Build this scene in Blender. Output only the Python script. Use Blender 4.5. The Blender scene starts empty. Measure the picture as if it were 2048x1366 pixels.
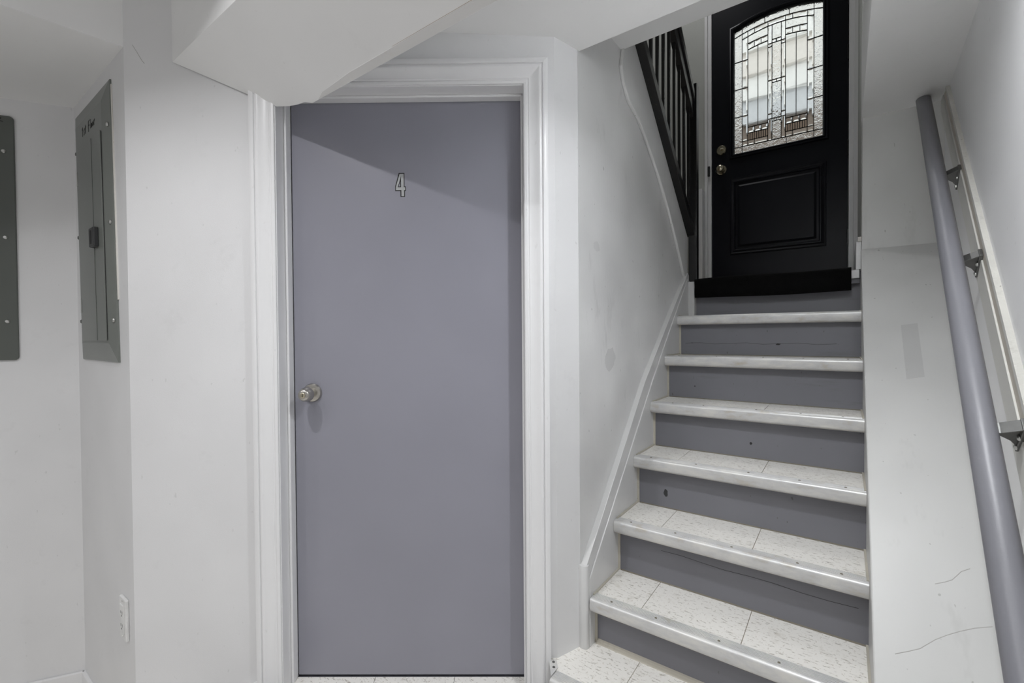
import bpy, bmesh, math, random
from mathutils import Vector, Matrix
random.seed(7)

# ------------------------------------------------------------------ camera, world, exposure
SC = bpy.context.scene
COL = SC.collection
CAM_Z = 1.2341
RIGHT = Vector((0.8081, 0.5890, -0.0072)); DOWN = Vector((0.0028, -0.0160, -0.9999)); FWD = Vector((-0.5891, 0.8079, -0.0146))
cam_data = bpy.data.cameras.new('camera')
cam_data.sensor_fit = 'HORIZONTAL'; cam_data.sensor_width = 36.0; cam_data.lens = 16.0226; cam_data.clip_start = 0.02
cam = bpy.data.objects.new('camera', cam_data); COL.objects.link(cam)
m3 = Matrix((RIGHT, -DOWN, -FWD)).transposed()
cam.matrix_world = Matrix.Translation((0, 0, CAM_Z)) @ m3.to_4x4()
SC.camera = cam

world = bpy.data.worlds.new('sky'); SC.world = world
world.use_nodes = True
bg = world.node_tree.nodes['Background']
bg.inputs['Color'].default_value = (0.93, 0.97, 1.0, 1); bg.inputs['Strength'].default_value = 1.7

SC.view_settings.view_transform = 'Standard'; SC.view_settings.look = 'None'
SC.view_settings.gamma = 1.0; SC.view_settings.use_curve_mapping = False
SC.view_settings.exposure = -0.03
SC.cycles.use_adaptive_sampling = True; SC.cycles.adaptive_threshold = 0.12; SC.cycles.caustics_reflective = False; SC.cycles.max_bounces = 8; SC.cycles.diffuse_bounces = 5; SC.cycles.use_denoising = True
STAIR_LAMP_W = 12.5
ROOM_LAMP_W = 4.5
FAR_FILL_W = 8.0
FOOT_FILL_W = 4.5
BEAM_LAMP_W = 10.0
HALL_FILL_W = 6.5

# ------------------------------------------------------------------ materials
def mat(name):
    m = bpy.data.materials.new(name); m.use_nodes = True
    nt = m.node_tree; b = nt.nodes['Principled BSDF']
    return m, nt, b

def rgba(c): return (c[0], c[1], c[2], 1)

def coords(nt, scale=(1, 1, 1), rot=(0, 0, 0)):
    g = nt.nodes.new('ShaderNodeNewGeometry'); mp = nt.nodes.new('ShaderNodeMapping')
    mp.inputs['Scale'].default_value = scale; mp.inputs['Rotation'].default_value = rot
    nt.links.new(g.outputs['Position'], mp.inputs['Vector'])
    return mp.outputs['Vector']

def noise(nt, vec, scale, detail=4, rough=0.55):
    n = nt.nodes.new('ShaderNodeTexNoise'); n.inputs['Scale'].default_value = scale
    n.inputs['Detail'].default_value = detail; n.inputs['Roughness'].default_value = rough
    nt.links.new(vec, n.inputs['Vector']); return n.outputs['Fac']

def ramp(nt, fac, stops):
    r = nt.nodes.new('ShaderNodeValToRGB'); el = r.color_ramp.elements
    while len(el) < len(stops): el.new(0.5)
    for e, (p, c) in zip(el, stops):
        e.position = p; e.color = rgba(c) if not isinstance(c, (int, float)) else (c, c, c, 1)
    nt.links.new(fac, r.inputs['Fac']); return r.outputs['Color']

def mix(nt, fac, a, b, mode='MIX'):
    n = nt.nodes.new('ShaderNodeMix'); n.data_type = 'RGBA'; n.blend_type = mode
    for sock, v in ((n.inputs[0], fac), (n.inputs[6], a), (n.inputs[7], b)):
        if hasattr(v, 'links'): nt.links.new(v, sock)
        elif isinstance(v, (int, float)): sock.default_value = v
        else: sock.default_value = rgba(v)
    return n.outputs[2]

def bump(nt, b, fac, strength, dist):
    n = nt.nodes.new('ShaderNodeBump'); n.inputs['Strength'].default_value = strength
    n.inputs['Distance'].default_value = dist
    nt.links.new(fac, n.inputs['Height']); nt.links.new(n.outputs['Normal'], b.inputs['Normal'])

def paint(name, col, rough=0.5, var=0.05, scuff=0.0, scuff_col=(0.25, 0.25, 0.24), bscale=260, bstr=0.12, bdist=0.002, spec=0.5,
          stretch=(1, 1, 1), fleck=None, coat=0.0):
    m, nt, b = mat(name)
    v = coords(nt); vs = coords(nt, stretch)
    big = noise(nt, v, 2.3, 2)
    dark = tuple(c * (1 - var) for c in col); light = tuple(min(1, c * (1 + var)) for c in col)
    c = ramp(nt, big, [(0.32, dark), (0.68, light)])
    if scuff > 0:
        s = noise(nt, vs, 9.0, 4, 0.7)
        f = ramp(nt, s, [(0.60, 0.0), (0.78, scuff)])
        c = mix(nt, f, c, scuff_col)
        s2 = noise(nt, coords(nt, (1, 1, 0.5)), 70.0, 1, 0.5)
        f2 = ramp(nt, s2, [(0.76, 0.0), (0.80, min(1, scuff * 2.2))])
        c = mix(nt, f2, c, scuff_col)
    if fleck:
        s3 = noise(nt, coords(nt, (1, 1, 1)), 120.0, 2, 0.6)
        c = mix(nt, ramp(nt, s3, [(0.70, 0.0), (0.73, 0.9)]), c, fleck)
    nt.links.new(c, b.inputs['Base Color'])
    b.inputs['Roughness'].default_value = rough; b.inputs['Specular IOR Level'].default_value = spec
    if coat: b.inputs['Coat Weight'].default_value = coat; b.inputs['Coat Roughness'].default_value = 0.12
    if bstr > 0.10: bump(nt, b, noise(nt, vs, bscale, 1), bstr, bdist)
    return m

def plain(name, col, rough=0.5, metal=0.0, spec=0.5, bscale=0, bstr=0.1):
    m, nt, b = mat(name)
    v = coords(nt); n = noise(nt, v, 30, 2)
    c = ramp(nt, n, [(0.3, tuple(x * 0.9 for x in col)), (0.7, tuple(min(1, x * 1.06) for x in col))])
    nt.links.new(c, b.inputs['Base Color'])
    b.inputs['Roughness'].default_value = rough; b.inputs['Metallic'].default_value = metal
    b.inputs['Specular IOR Level'].default_value = spec
    if bscale: bump(nt, b, noise(nt, v, bscale, 3), bstr, 0.001)
    return m

M = {}
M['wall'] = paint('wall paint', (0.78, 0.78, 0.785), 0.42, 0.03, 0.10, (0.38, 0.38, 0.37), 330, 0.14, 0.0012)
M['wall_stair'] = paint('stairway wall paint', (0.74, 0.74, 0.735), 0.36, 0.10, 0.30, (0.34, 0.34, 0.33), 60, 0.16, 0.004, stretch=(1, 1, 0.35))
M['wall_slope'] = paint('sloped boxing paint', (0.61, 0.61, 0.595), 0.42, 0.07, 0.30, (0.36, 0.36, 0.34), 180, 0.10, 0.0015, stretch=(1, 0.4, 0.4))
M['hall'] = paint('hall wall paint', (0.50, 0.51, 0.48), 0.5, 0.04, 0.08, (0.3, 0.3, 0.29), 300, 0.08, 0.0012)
M['ceiling'] = paint('ceiling paint', (0.90, 0.90, 0.895), 0.6, 0.02, 0.05, (0.5, 0.48, 0.45), 260, 0.10, 0.0012)
M['trim'] = paint('white gloss trim', (0.84, 0.84, 0.845), 0.30, 0.02, 0.07, (0.5, 0.48, 0.44), 90, 0.05, 0.001)
M['skirt'] = paint('white stair skirt paint', (0.68, 0.68, 0.675), 0.3, 0.04, 0.12, (0.42, 0.40, 0.36), 90, 0.08, 0.0015)
M['door'] = paint('lavender door paint', (0.29, 0.29, 0.335), 0.33, 0.03, 0.05, (0.24, 0.24, 0.27), 420, 0.10, 0.0008)
M['riser'] = paint('grey riser paint', (0.19, 0.19, 0.212), 0.36, 0.05, 0.40, (0.10, 0.10, 0.10), 55, 0.10, 0.002, stretch=(0.3, 1, 2.0))
M['rail'] = paint('grey handrail paint', (0.20, 0.20, 0.22), 0.42, 0.04, 0.06, (0.3, 0.3, 0.3), 150, 0.14, 0.001)
M['board'] = paint('grubby backing board', (0.66, 0.655, 0.62), 0.5, 0.08, 0.30, (0.36, 0.34, 0.29), 160, 0.25, 0.002)
M['board_top'] = paint('dusty board edge', (0.58, 0.57, 0.53), 0.8, 0.14, 0.55, (0.30, 0.29, 0.26), 120, 0.6, 0.003)
M['scratch'] = plain('pencil grey', (0.44, 0.43, 0.41), 0.7)
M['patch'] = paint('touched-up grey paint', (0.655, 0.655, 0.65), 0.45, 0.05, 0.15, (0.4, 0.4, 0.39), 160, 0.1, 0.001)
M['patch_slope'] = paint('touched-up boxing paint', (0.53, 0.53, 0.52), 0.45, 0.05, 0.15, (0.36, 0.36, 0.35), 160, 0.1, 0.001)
M['groove'] = paint('stained groove', (0.56, 0.52, 0.45), 0.5, 0.10, 0.20, (0.42, 0.36, 0.28), 120, 0.1, 0.001)
M['black'] = paint('black gloss paint', (0.0035, 0.0035, 0.0035), 0.36, 0.2, 0.0, bscale=80, bstr=0.10, bdist=0.0015, fleck=(0.10, 0.075, 0.04))
M['door_black'] = paint('black door paint', (0.0042, 0.0048, 0.0078), 0.38, 0.10, 0.0, bscale=200, bstr=0.08, bdist=0.001, spec=0.2)
M['mat'] = paint('black rubber mat', (0.0022, 0.0022, 0.0022), 0.85, 0.2, 0.0, bscale=420, bstr=0.6, bdist=0.003, spec=0.12)
M['panel'] = paint('grey green panel enamel', (0.185, 0.197, 0.182), 0.34, 0.05, 0.06, (0.1, 0.1, 0.09), 300, 0.08, 0.0006)
M['panel_dark'] = paint('dark grey green panel enamel', (0.105, 0.115, 0.103), 0.36, 0.05, 0.05, (0.07, 0.07, 0.06), 300, 0.08, 0.0006)
M['dark'] = plain('dark plastic', (0.030, 0.031, 0.032), 0.4)
M['ink'] = plain('marker ink', (0.012, 0.012, 0.012), 0.6)
M['steel'] = plain('brushed nickel', (0.52, 0.50, 0.46), 0.27, 1.0)
M['brass'] = plain('tarnished nickel brass', (0.55, 0.50, 0.38), 0.24, 1.0)
M['zinc'] = plain('zinc screw', (0.62, 0.62, 0.60), 0.3, 1.0)
M['bracket'] = plain('cast bracket', (0.17, 0.17, 0.165), 0.42, 0.8)
M['plastic'] = plain('white plastic', (0.80, 0.80, 0.79), 0.3)
M['slot'] = plain('socket slot', (0.10, 0.10, 0.10), 0.5)
M['caulk'] = paint('grimy caulk', (0.52, 0.49, 0.42), 0.6, 0.10, 0.5, (0.22, 0.19, 0.14), 100, 0.3, 0.002)
M['grime'] = plain('joint grime', (0.20, 0.18, 0.14), 0.8)
M['plaster'] = paint('bare plaster chip', (0.70, 0.68, 0.64), 0.8, 0.1, 0.3, (0.45, 0.36, 0.26), 90, 0.5, 0.003)
M['tape'] = paint('taped ceiling joint', (0.755, 0.75, 0.74), 0.6, 0.03, 0.25, (0.62, 0.56, 0.48), 60, 0.15, 0.0015)
M['crack'] = plain('crack line', (0.42, 0.33, 0.24), 0.8)
M['numeral'] = plain('silver numeral', (0.46, 0.47, 0.47), 0.35)
M['lead'] = plain('lead came', (0.035, 0.034, 0.032), 0.45, 0.6)
M['wood'] = plain('subfloor', (0.40, 0.34, 0.27), 0.7)
M['siding'] = plain('cream siding', (0.74, 0.73, 0.70), 0.6)
M['siding_grey'] = plain('grey siding', (0.52, 0.53, 0.54), 0.6)
M['siding_tan'] = plain('tan siding', (0.66, 0.62, 0.57), 0.6)
M['brickwork'] = plain('brown brickwork', (0.17, 0.135, 0.11), 0.8)
M['pave'] = plain('concrete', (0.42, 0.41, 0.39), 0.9)
M['housewindow'] = plain('house window glass', (0.05, 0.06, 0.07), 0.1)

def make_tile():
    m, nt, b = mat('flecked vinyl tile')
    fl = noise(nt, coords(nt, (40, 130, 90)), 1.0, 3, 0.6)
    fl2 = noise(nt, coords(nt, (130, 64, 90), (0, 0, 0.5)), 1.0, 2, 0.6)
    dirt = noise(nt, coords(nt), 14, 6, 0.7)
    c = mix(nt, ramp(nt, fl, [(0.585, 0.0), (0.645, 0.85)]), (0.87, 0.85, 0.805), (0.42, 0.39, 0.34))
    c = mix(nt, ramp(nt, fl2, [(0.63, 0.0), (0.68, 0.6)]), c, (0.50, 0.45, 0.38))
    c = mix(nt, ramp(nt, dirt, [(0.58, 0.0), (0.80, 0.55)]), c, (0.40, 0.35, 0.27))
    sp = noise(nt, coords(nt), 95, 2, 0.5)
    c = mix(nt, ramp(nt, sp, [(0.73, 0.0), (0.76, 0.85)]), c, (0.13, 0.10, 0.07))
    nt.links.new(c, b.inputs['Base Color']); b.inputs['Roughness'].default_value = 0.42
    bump(nt, b, dirt, 0.08, 0.001)
    return m
M['tile'] = make_tile()

def make_nosing():
    m, nt, b = mat('worn aluminium nosing')
    d = noise(nt, coords(nt, (1, 1, 2.5)), 11, 7, 0.65)
    fine = noise(nt, coords(nt, (6, 90, 90)), 3.0, 3)
    c = ramp(nt, d, [(0.36, (0.74, 0.73, 0.70)), (0.56, (0.63, 0.63, 0.63)), (0.74, (0.54, 0.50, 0.43))])
    nt.links.new(c, b.inputs['Base Color'])
    b.inputs['Metallic'].default_value = 0.3; b.inputs['Roughness'].default_value = 0.40
    bump(nt, b, fine, 0.12, 0.001)
    return m
M['nosing'] = make_nosing()

def make_glass(name, scale, strength, dist, stretch=(1, 1, 1), rough=0.0, tint=(0.97, 0.98, 0.97)):
    m, nt, b = mat(name)
    nt.nodes.remove(b)
    out = [n for n in nt.nodes if n.type == 'OUTPUT_MATERIAL'][0]
    g = nt.nodes.new('ShaderNodeBsdfGlass'); g.inputs['Color'].default_value = rgba(tint)
    g.inputs['Roughness'].default_value = rough; g.inputs['IOR'].default_value = 1.45
    if scale:
        bp = nt.nodes.new('ShaderNodeBump'); bp.inputs['Strength'].default_value = strength; bp.inputs['Distance'].default_value = dist
        nt.links.new(noise(nt, coords(nt, stretch), scale, 2, 0.5), bp.inputs['Height'])
        nt.links.new(bp.outputs['Normal'], g.inputs['Normal'])
    nt.links.new(g.outputs[0], out.inputs['Surface'])
    return m
M['glass_hammered'] = make_glass('hammered glass', 55, 0.9, 0.010)
M['glass_clear'] = make_glass('clear bevel glass', 0, 0, 0)
M['glass_streaky'] = make_glass('streaky glass', 16, 0.22, 0.004, (0.3, 1, 1.2), 0.06)
M['glass_seedy'] = make_glass('seedy glass', 30, 0.7, 0.008, (1.2, 1, 0.8))
M['glass_reed'] = make_glass('reeded glass', 90, 0.8, 0.006, (1, 1, 0.02), 0.02, (0.85, 0.82, 0.78))

# ------------------------------------------------------------------ mesh helpers
WL = {}
def obj(name, verts, faces, material, parent=None, smooth=False, bevel=0.0, center=True):
    vs = [Vector(v) for v in verts]
    if center:
        lo = Vector([min(v[i] for v in vs) for i in range(3)]); hi = Vector([max(v[i] for v in vs) for i in range(3)])
        c = (lo + hi) / 2; c.z = lo.z
    else: c = Vector((0, 0, 0))
    me = bpy.data.meshes.new(name)
    me.from_pydata([v - c for v in vs], [], faces)
    bm = bmesh.new(); bm.from_mesh(me)
    bmesh.ops.remove_doubles(bm, verts=bm.verts, dist=1e-6)
    bmesh.ops.recalc_face_normals(bm, faces=bm.faces)
    if bevel > 0:
        es = [e for e in bm.edges if len(e.link_faces) == 2 and e.calc_face_angle(0) > 0.5]
        bmesh.ops.bevel(bm, geom=es, offset=bevel, segments=2, affect='EDGES', profile=0.5, clamp_overlap=True)
    bm.to_mesh(me); bm.free()
    if smooth:
        me.polygons.foreach_set('use_smooth', [True] * len(me.polygons))
        try: me.set_sharp_from_angle(angle=math.radians(38))
        except Exception: pass
    me.materials.append(material)
    o = bpy.data.objects.new(name, me); COL.objects.link(o)
    place(o, c, parent)
    return o

def place(o, c, parent):
    WL[o.name] = Vector(c)
    if parent is not None:
        o.parent = parent; o.location = Vector(c) - WL[parent.name]
    else: o.location = c

def copy_of(src, c, parent):
    o = src.copy(); COL.objects.link(o); o.parent = None
    place(o, c, parent); return o

def empty(name, loc):
    o = bpy.data.objects.new(name, None); o.empty_display_size = 0.1; COL.objects.link(o)
    o.location = loc; WL[o.name] = Vector(loc); return o

def tag(o, label=None, cat=None, group=None, kind=None):
    if label: o['label'] = label
    if cat: o['category'] = cat
    if group: o['group'] = group
    if kind: o['kind'] = kind
    return o

def struct(o, label=None):
    o['kind'] = 'structure'
    if label: o['label'] = label
    return o

ID = lambda p: Vector(p)
def box_vf(x0, x1, y0, y1, z0, z1, f=ID):
    v = [f((x, y, z)) for z in (z0, z1) for y in (y0, y1) for x in (x0, x1)]
    return v, [(0, 2, 3, 1), (4, 5, 7, 6), (0, 1, 5, 4), (2, 6, 7, 3), (0, 4, 6, 2), (1, 3, 7, 5)]
def box(name, x0, x1, y0, y1, z0, z1, material, parent=None, bevel=0.0, f=ID, smooth=False):
    v, fa = box_vf(x0, x1, y0, y1, z0, z1, f)
    return obj(name, v, fa, material, parent, bevel=bevel, smooth=smooth)
def prism_vf(poly, a, b, axis='z', f=ID):
    def P(p, h):
        if axis == 'z': return f((p[0], p[1], h))
        if axis == 'x': return f((h, p[0], p[1]))
        return f((p[0], h, p[1]))
    n = len(poly)
    v = [P(p, a) for p in poly] + [P(p, b) for p in poly]
    fa = [tuple(range(n)), tuple(range(2 * n - 1, n - 1, -1))] + [(i, (i + 1) % n, n + (i + 1) % n, n + i) for i in range(n)]
    return v, fa
def prism(name, poly, a, b, material, parent=None, axis='z', bevel=0.0, f=ID, smooth=False):
    v, fa = prism_vf(poly, a, b, axis, f)
    return obj(name, v, fa, material, parent, bevel=bevel, smooth=smooth)
def joinvf(parts):
    V, F = [], []
    for v, fa in parts:
        o = len(V); V += list(v); F += [tuple(i + o for i in q) for q in fa]
    return V, F
def lathe_vf(prof, seg=28, f=ID):
    V, F = [], []; n = len(prof)
    for i in range(seg):
        a = 2 * math.pi * i / seg
        for r, h in prof: V.append(f((r * math.cos(a), h, r * math.sin(a))))
    for i in range(seg):
        j = (i + 1) % seg
        for k in range(n - 1): F.append((i * n + k, j * n + k, j * n + k + 1, i * n + k + 1))
    F.append(tuple(i * n for i in range(seg))); F.append(tuple(i * n + n - 1 for i in range(seg)))
    return V, F
def rings_vf(loops, cap=False):
    n = len(loops[0]); V = [p for l in loops for p in l]; F = []
    for k in range(len(loops) - 1):
        for i in range(n):
            j = (i + 1) % n; F.append((k * n + i, k * n + j, (k + 1) * n + j, (k + 1) * n + i))
    if cap: F.append(tuple(range(n))); F.append(tuple((len(loops) - 1) * n + i for i in range(n)))
    return V, F
def plate_holes(name, outer, holes, y0, y1, material, parent=None, f=ID):
    """flat plate in the x-z plane with holes, from depth y0 to y1"""
    bm = bmesh.new(); edges = []; loops = []
    for loop in [outer] + holes:
        vs = [bm.verts.new((p[0], 0, p[1])) for p in loop]; loops.append(vs)
        for i in range(len(vs)): edges.append(bm.edges.new((vs[i], vs[(i + 1) % len(vs)])))
    bmesh.ops.triangle_fill(bm, use_beauty=True, use_dissolve=False, edges=edges)
    bm.verts.index_update()
    tri = [tuple(v.index for v in fa.verts) for fa in bm.faces]; pts = [v.co.copy() for v in bm.verts]; n = len(pts)
    li = [[v.index for v in l] for l in loops]; bm.free()
    V = [f((p.x, y0, p.z)) for p in pts] + [f((p.x, y1, p.z)) for p in pts]
    F = tri + [tuple(i + n for i in reversed(t)) for t in tri]
    for l in li:
        for i in range(len(l)): a, b = l[i], l[(i + 1) % len(l)]; F.append((a, b, b + n, a + n))
    return obj(name, V, F, material, parent)

# frame of the lavender door's wall: s along the wall, t out into the room, z up
ANG = math.radians(35.6)
EX, EY = math.cos(ANG), math.sin(ANG)
P0 = (-0.8808, 1.4314)
def DW(p):
    s, t, z = p
    return Vector((P0[0] + EX * s + EY * t, P0[1] + EY * s - EX * t, z))

# frame of the alcove's back wall: a along the wall away from the corner, t out into the room
BA = math.radians(58.0)
def BW(p):
    a, t, z = p
    return Vector((-2.898 - math.cos(BA) * a + math.sin(BA) * t, 0.529 - math.sin(BA) * a - math.cos(BA) * t, z))

# stairs
V0, RUN, RISE, Z1 = 1.5658, 0.22662, 0.22237, 0.2224
SLOPE = RISE / RUN
UL, UR = -0.784, 0.066
UWALL = -0.815
OVER = 0.05
FLOOR = -0.44
SILL = -0.105
LOWCEIL = 2.312
def zceil(v): return 2.34 - (v - 1.2) * 0.09
# right-hand wall, very slightly splayed
def RW(v, off=0.0): return 0.373 - off + 0.028 * (v - 2.895)

# ------------------------------------------------------------------ setting: floors
fl = empty('floor', (-1.8, -0.2, FLOOR)); struct(fl, 'pale flecked tile floor of the basement hallway')
box('floor_slab', -4.6, 0.5, -2.1, 2.2, FLOOR - 0.12, FLOOR - 0.003, M['wood'], fl)
tile_src = None
ti = 0
for i in range(15):
    for j in range(9):
        x0 = -4.55 + i * 0.333; y0 = -2.05 + j * 0.333
        cx, cy = x0 + 0.166, y0 + 0.166
        if tile_src is None:
            tile_src = box('tile', x0, x0 + 0.331, y0, y0 + 0.331, FLOOR - 0.003, FLOOR, M['tile'], fl)
        else:
            copy_of(tile_src, (x0 + 0.1655, y0 + 0.1655, FLOOR - 0.003), fl)
# door step in front of the lavender door
ds = empty('door_step', DW((-0.5, 0.2, FLOOR))); struct(ds, 'tiled step in front of the lavender door')
box('step_body', -1.06, -0.09, -0.18, 0.30, FLOOR, SILL - 0.004, M['riser'], ds, f=DW)
for k in range(3):
    s0 = -0.985 + k * 0.31; s1 = min(s0 + 0.308, -0.085)
    box('tile', s0, s1, -0.088, 0.30, SILL - 0.004, SILL, M['tile'], ds, f=DW)

lz = empty('floor_step', (-0.4, 1.0, FLOOR)); struct(lz, 'tiled step before the foot of the stairs')
box('step_body', -0.80, 0.064, 0.98, 1.385, FLOOR, SILL - 0.004, M['riser'], lz)
box('step_body', -0.80, 0.064, 0.68, 0.975, FLOOR, -0.279, M['riser'], lz)
for k in range(3):
    a = -0.80 + k * 0.288
    box('tile', a, a + 0.286, 0.98, 1.385, SILL - 0.004, SILL, M['tile'], lz)
    box('tile', a, a + 0.286, 0.68, 0.978, -0.279, -0.275, M['tile'], lz)

# ------------------------------------------------------------------ setting: walls
v, fa = joinvf([box_vf(-1.55, -1.0, -0.22, 0, FLOOR - 0.05, 2.75, DW), box_vf(-1.0, -0.075, -0.22, 0, 2.155, 2.75, DW),
                box_vf(-0.075, 0.03, -0.22, 0, FLOOR - 0.05, 2.75, DW), box_vf(-1.0, -0.075, -0.22, -0.18, FLOOR, 2.3, DW)])
struct(obj('wall_front', v, fa, M['wall']), 'pale grey wall around the lavender door')
# short angled return, then the long stair wall on the left
pA = DW((0.03, 0, 0)); pB = Vector((-0.818, 1.553, 0)); pC = DW((0.03, -0.22, 0))
prism('wall_return', [(pA.x, pA.y), (pB.x, pB.y), (pB.x - 0.12, pB.y + 0.12), (pC.x, pC.y)], FLOOR - 0.05, 2.75, M['wall'])
struct(bpy.data.objects['wall_return'], 'narrow angled strip of pale wall between door casing and stair wall')
lw = [(1.553, FLOOR), (3.02, FLOOR), (3.02, 1.60), (2.98, 1.83), (2.10, 2.58), (1.553, 3.05)]
struct(prism('wall_stair_left', lw, -0.95, -0.8165, M['wall_stair'], axis='x'), 'scuffed grey plaster wall on the left of the stairs')
# stringer board of the upper flight, proud of the wall
st = [(1.985, 2.60), (1.962, 2.50), (1.94, 2.43), (1.965, 2.37), (2.03, 2.305), (2.15, 2.27), (2.29, 2.185), (2.45, 2.07), (2.62, 1.925), (2.78, 1.755),
      (2.90, 1.61), (2.955, 1.565), (2.985, 1.565), (2.985, 1.845), (2.10, 2.60), (2.04, 2.66)]
struct(prism('trim_1', st, -0.8165, -0.800, M['wall_stair'], axis='x', bevel=0.005), 'lumpy plastered stringer under the black balustrade')
# alcove walls
struct(box('wall_alcove_side', -3.05, -2.141, 0.529, 0.75, FLOOR - 0.05, 2.75, M['wall']), 'narrow alcove wall carrying the open-edged grey panel')
struct(box('wall_alcove_back', -0.2, 2.4, -0.12, 0, FLOOR - 0.05, 2.75, M['wall'], f=BW), 'alcove back wall carrying the dark grey panel')
struct(box('wall_behind', -4.7, 0.6, -2.2, -2.05, FLOOR - 0.05, 2.75, M['wall']), 'plain wall behind the viewer')
struct(box('wall_left', -4.8, -4.6, -2.2, 0.4, FLOOR - 0.05, 2.75, M['wall']), 'plain wall at the far left')
# right-hand wall with the handrail
struct(prism('wall_right', [(RW(-2.2), -2.2), (RW(2.95), 2.95), (RW(2.95) + 0.15, 2.95), (RW(2.95) + 0.15, -2.2)], FLOOR - 0.05, 2.75, M['wall']),
       'smooth pale wall behind the handrail')
# boxed slope on the right of the stairs
def zs(v): return Z1 + 0.125 + (v - V0) * SLOPE
VB = 2.895
sl = [(0.70, zs(0.70)), (VB, zs(VB)), (VB, FLOOR - 0.1), (0.70, FLOOR - 0.1)]
vv, ff = [], []
for p in sl: vv.append((0.0658, p[0], p[1]))
for p in sl: vv.append((RW(p[0]) + 0.02, p[0], p[1]))
ff = [(0, 1, 2, 3), (7, 6, 5, 4)] + [(i, (i + 1) % 4, 4 + (i + 1) % 4, 4 + i) for i in range(4)]
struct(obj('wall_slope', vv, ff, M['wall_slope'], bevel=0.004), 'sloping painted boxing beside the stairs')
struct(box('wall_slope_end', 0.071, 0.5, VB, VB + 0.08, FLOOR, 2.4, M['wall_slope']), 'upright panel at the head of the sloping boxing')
# ------------------------------------------------------------------ setting: ceilings
struct(prism('ceiling', [(-4.8, -2.2), (0.6, -2.2), (0.6, 0.75), (-4.8, 0.75)], 2.60, 2.85, M['ceiling']), 'hallway ceiling')
lc = [(-2.2, 0.80), (0.50, 0.80), (0.50, 1.563), (-1.0, 1.563), (-1.6, 1.3)]
V_, F_ = [], []
for p in lc: V_.append((p[0], p[1], zceil(p[1])))
for p in lc: V_.append((p[0], p[1], 2.85))
n = len(lc); F_ = [tuple(range(n)), tuple(range(2 * n - 1, n - 1, -1))] + [(i, (i + 1) % n, n + (i + 1) % n, n + i) for i in range(n)]
struct(obj('ceiling_low', V_, F_, M['ceiling']), 'low white ceiling at the foot of the stairs')
struct(box('ceiling_step', -1.0, 0.072, 1.555, 1.972, 2.514, 3.4, M['ceiling']), 'narrow strip of raised ceiling above the stairs')
struct(box('ceiling_side', 0.0685, 0.55, 1.50, 2.99, 2.305, 2.75, M['ceiling']), 'low ceiling over the sloping boxing')
# alcove soffit
sf = [(-2.139, 0.56), (-2.183, 0.23), (-2.44, -1.50), (-4.7, -1.5), (-4.7, 0.0), (-3.0, 0.56)]
struct(prism('ceiling_soffit', sf, 2.303, 2.75, M['ceiling']), 'dropped white soffit over the panel alcove')
# big sloping beam
KB = -0.7654
def zb(v): return 2.233 + KB * (v - 0.644)
b1 = DW((-1.352, -0.02, 0)); 
bp = [(b1.x, 0.644 - 0.012), (-1.6776, 0.8518), (-1.618, 0.866), (-1.5697, 0.8734), (-1.53, 0.876), (-1.4997, 0.887), (0.5, 0.887), (0.5, 0.644 - 0.012)]
V_ = [(p[0], p[1], zb(p[1])) for p in bp] + [(p[0], p[1], 2.80) for p in bp]; n = len(bp)
F_ = [tuple(range(n)), tuple(range(2 * n - 1, n - 1, -1))] + [(i, (i + 1) % n, n + (i + 1) % n, n + i) for i in range(n)]
beam = struct(obj('ceiling_beam', V_, F_, M['ceiling']), 'boxed beam with a sloping underside crossing above the door')
# taped joint along the beam's lower arris
nb = Vector((0, -KB, 1)).normalized() * -0.0014
def bpnt(u, v): return Vector((u, v, zb(v)))
tv = [bpnt(-1.46, 0.8865), bpnt(0.4, 0.8865), bpnt(0.4, 0.8665), bpnt(-1.25, 0.8680), bpnt(-1.42, 0.8760)]
V_ = [p + nb for p in tv] + [p - nb for p in tv]; n = len(tv)
F_ = [tuple(range(n)), tuple(range(2 * n - 1, n - 1, -1))] + [(i, (i + 1) % n, n + (i + 1) % n, n + i) for i in range(n)]
obj('joint_tape', V_, F_, M['tape'], beam)
cr = [bpnt(-1.05, 0.8664), bpnt(-0.3, 0.8655), bpnt(-0.3, 0.8645), bpnt(-1.05, 0.8660)]
V_ = [p + nb * 0.3 for p in cr] + [p - nb for p in cr]
F_ = [(0, 1, 2, 3), (7, 6, 5, 4)] + [(i, (i + 1) % 4, 4 + (i + 1) % 4, 4 + i) for i in range(4)]
obj('joint_crack', V_, F_, M['crack'], beam)

# ------------------------------------------------------------------ setting: upper hall
LAND = Z1 + 6 * RISE
VD = 3.80
struct(box('floor_landing', -0.93, 0.08, 3.0005, 3.95, LAND - 0.15, LAND - 0.004, M['wood']), 'landing in front of the black door')
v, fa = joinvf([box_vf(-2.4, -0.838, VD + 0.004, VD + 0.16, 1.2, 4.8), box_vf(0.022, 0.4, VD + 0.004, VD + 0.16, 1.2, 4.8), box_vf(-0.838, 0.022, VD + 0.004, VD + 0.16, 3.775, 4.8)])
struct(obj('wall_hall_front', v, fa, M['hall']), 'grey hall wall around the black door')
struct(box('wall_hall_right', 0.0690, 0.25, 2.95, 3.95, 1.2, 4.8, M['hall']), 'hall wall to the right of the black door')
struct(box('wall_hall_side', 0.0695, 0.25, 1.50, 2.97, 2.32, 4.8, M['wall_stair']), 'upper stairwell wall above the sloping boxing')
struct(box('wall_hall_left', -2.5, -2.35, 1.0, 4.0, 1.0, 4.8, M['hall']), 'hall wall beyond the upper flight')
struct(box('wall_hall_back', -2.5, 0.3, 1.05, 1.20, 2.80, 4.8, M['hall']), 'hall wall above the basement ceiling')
struct(box('ceiling_hall', -2.6, 0.5, 0.9, 4.1, 4.75, 4.9, M['ceiling']), 'hall ceiling')
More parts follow.
